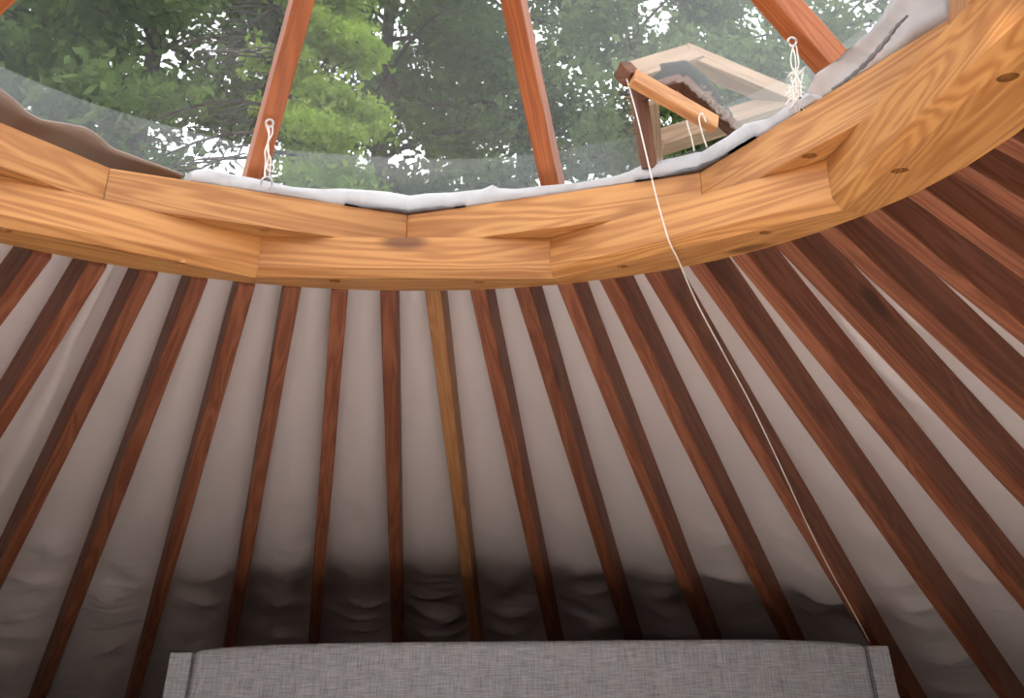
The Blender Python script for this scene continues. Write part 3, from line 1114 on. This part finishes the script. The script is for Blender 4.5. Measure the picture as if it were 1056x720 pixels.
def leaf_cards(centers, size, droop=0.3, elong=1.8):
    n = len(centers)
    d = rng.normal(size=(n, 3)); d[:, 2] -= droop
    d /= np.linalg.norm(d, axis=1)[:, None]
    e = np.cross(d, rng.normal(size=(n, 3)))
    e /= np.linalg.norm(e, axis=1)[:, None]
    s = size * rng.uniform(0.6, 1.4, n)[:, None]
    a = d * s * elong / 2
    b = e * s / 2
    V = np.empty((n, 4, 3))
    V[:, 0] = centers - a; V[:, 1] = centers - b * 0.9 + a * 0.1; V[:, 2] = centers + a; V[:, 3] = centers + b * 0.9 + a * 0.1
    return V.reshape(-1, 3)


def foliage(name, centers, size, mat, parent, M, droop=0.3, elong=1.8):
    V = leaf_cards(centers, size, droop, elong)
    n = len(V) // 4
    me = bpy.data.meshes.new(name)
    me.vertices.add(len(V)); me.vertices.foreach_set('co', V.ravel())
    me.loops.add(n * 4); me.loops.foreach_set('vertex_index', np.arange(n * 4))
    me.polygons.add(n); me.polygons.foreach_set('loop_start', np.arange(n) * 4); me.polygons.foreach_set('loop_total', np.full(n, 4))
    me.update(calc_edges=True)
    return link_mesh(name, me, mat, parent, M)


def tree(name, label, base, height, spread, first, nb, per, leaf, mat, droop, gap, seed, cat='tree', bend=0.0, jit=0.28, trunk=None):
    """trunk, boughs and foliage; base = (x, y)"""
    r = np.random.default_rng(seed)
    root = empty(name, Vector((base[0], base[1], -0.35)))
    tag(root, label, cat, 'trees beyond the dome')
    b0 = Vector((base[0], base[1], -0.35))
    tr = trunk or height * 0.013
    tp = [b0 + Vector((bend * (i / 8) ** 2, 0, height * i / 8)) for i in range(9)]
    bm_obj('trunk', tube_bm(tp, [tr * (1 - 0.85 * i / 8) for i in range(9)], 10), M_BARK, root, smooth=True)
    bb = bmesh.new()
    cen = []
    for i in range(nb):
        u = first + (1 - first) * (i + r.uniform(0, 1)) / nb
        z = height * u
        az = i * 2.39996 + r.uniform(-0.4, 0.4)
        ln = spread * (1 - u) ** 0.6 * r.uniform(0.75, 1.15) + 0.5
        c0 = np.array([base[0] + bend * u * u, base[1], z - 0.35])
        dirv = np.array([math.cos(az), math.sin(az), 0])
        lift = r.uniform(-0.05, 0.25)
        path = [c0 + dirv * ln * t + np.array([0, 0, ln * (lift * t - droop * t * t)]) for t in np.linspace(0, 1, 7)]
        tube_bm([Vector(p) for p in path], [tr * 0.30 * (1 - u * 0.6) * (1 - 0.85 * k / 6) + 0.006 for k in range(7)], 5, bb)
        side = np.array([-dirv[1], dirv[0], 0])
        for j in range(9):
            t = 0.22 + 0.78 * (j + r.uniform(0, 1)) / 9
            p0 = path[0] + (path[-1] - path[0]) * t
            p0 = np.array([np.interp(t, np.linspace(0, 1, 7), [q[d] for q in path]) for d in range(3)])
            sgn = 1 if j % 2 else -1
            sl = ln * 0.42 * (1.15 - t) * r.uniform(0.7, 1.2) + 0.25
            p1 = p0 + (side * sgn * 0.85 + dirv * 0.55) * sl + np.array([0, 0, -droop * 0.6 * sl])
            tube_bm([Vector(p0), Vector((p0 + p1) / 2 + np.array([0, 0, 0.05 * sl])), Vector(p1)], [0.012, 0.008, 0.004], 4, bb)
            n = int(per * sl)
            w = r.uniform(0, 1.05, n)[:, None]
            q = p0 + (p1 - p0) * w + r.normal(size=(n, 3)) * jit * np.array([1, 1, 0.75]) * (0.5 + 0.5 * sl)
            cen.append(q)
    bm_obj('branches', bb, M_BARK, root)
    cen = np.concatenate(cen)
    # clearings where the sky breaks through
    g = np.array([noise.noise(Vector(p) * 0.42 + Vector((seed * 3.3, 0, 0))) + 0.35 * noise.noise(Vector(p) * 1.5 + Vector((0, seed, 0))) for p in cen])
    cen = cen[g > gap]
    foliage('foliage', cen, leaf, mat, root, WORLD[root.name])
    return root


def at_dist(px, dist):
    d = ray(px, 100)
    d.z = 0
    d.normalize()
    return (CAM.x + d.x * dist, CAM.y + d.y * dist)


tree('bright_tree', 'nearer tree with bright yellow-green leaves, behind the left dome strut', at_dist(285, 8.2), 8.4, 1.15, 0.40, 40, 420, 0.046, M_LEAFB, 0.45, 0.13, 3, jit=0.12)
tree('conifer_tree', 'tall dark conifer beyond the dome, furthest left', at_dist(-60, 17), 17, 5.2, 0.10, 46, 120, 0.125, M_LEAFD, 0.32, -0.04, 11)
tree('conifer_tree', 'tall dark conifer left of the bright yellow-green tree', at_dist(150, 15), 19, 4.8, 0.10, 52, 160, 0.11, M_LEAFM, 0.32, -0.15, 12)
tree('conifer_tree', 'tall dark conifer right of the bright yellow-green tree', at_dist(395, 16), 20, 5.0, 0.10, 52, 130, 0.12, M_LEAFD, 0.32, -0.05, 13)
tree('conifer_tree', 'tall grey-green conifer seen around the centre dome strut', at_dist(540, 19), 21, 4.6, 0.10, 48, 130, 0.125, M_LEAFM, 0.25, 0.0, 14)
tree('leafy_tree', 'mid green leafy tree between the centre strut and the vent hatch', at_dist(660, 17), 17, 5.0, 0.12, 46, 140, 0.12, M_LEAFL, 0.2, -0.02, 15)
tree('leafy_tree', 'light leafy tree with sky gaps, behind the vent hatch', at_dist(800, 19), 15, 5.0, 0.12, 42, 130, 0.125, M_LEAFL, 0.2, 0.16, 16)
tree('leafy_tree', 'light leafy tree beyond the dome, furthest right', at_dist(930, 17), 16, 5.2, 0.12, 44, 130, 0.12, M_LEAFL, 0.2, 0.06, 17)
tree('backdrop_tree', 'far grey-green tree between the two left dark conifers', at_dist(60, 27), 22, 6.5, 0.10, 48, 90, 0.19, M_LEAFM, 0.3, -0.10, 18)
tree('backdrop_tree', 'far grey-green tree behind the middle of the dome', at_dist(450, 29), 22, 6.5, 0.10, 48, 90, 0.19, M_LEAFM, 0.3, 0.06, 19)
tree('backdrop_tree', 'far grey-green tree rising behind the vent hatch', at_dist(720, 30), 21, 6.5, 0.10, 46, 90, 0.19, M_LEAFL, 0.3, 0.18, 20)
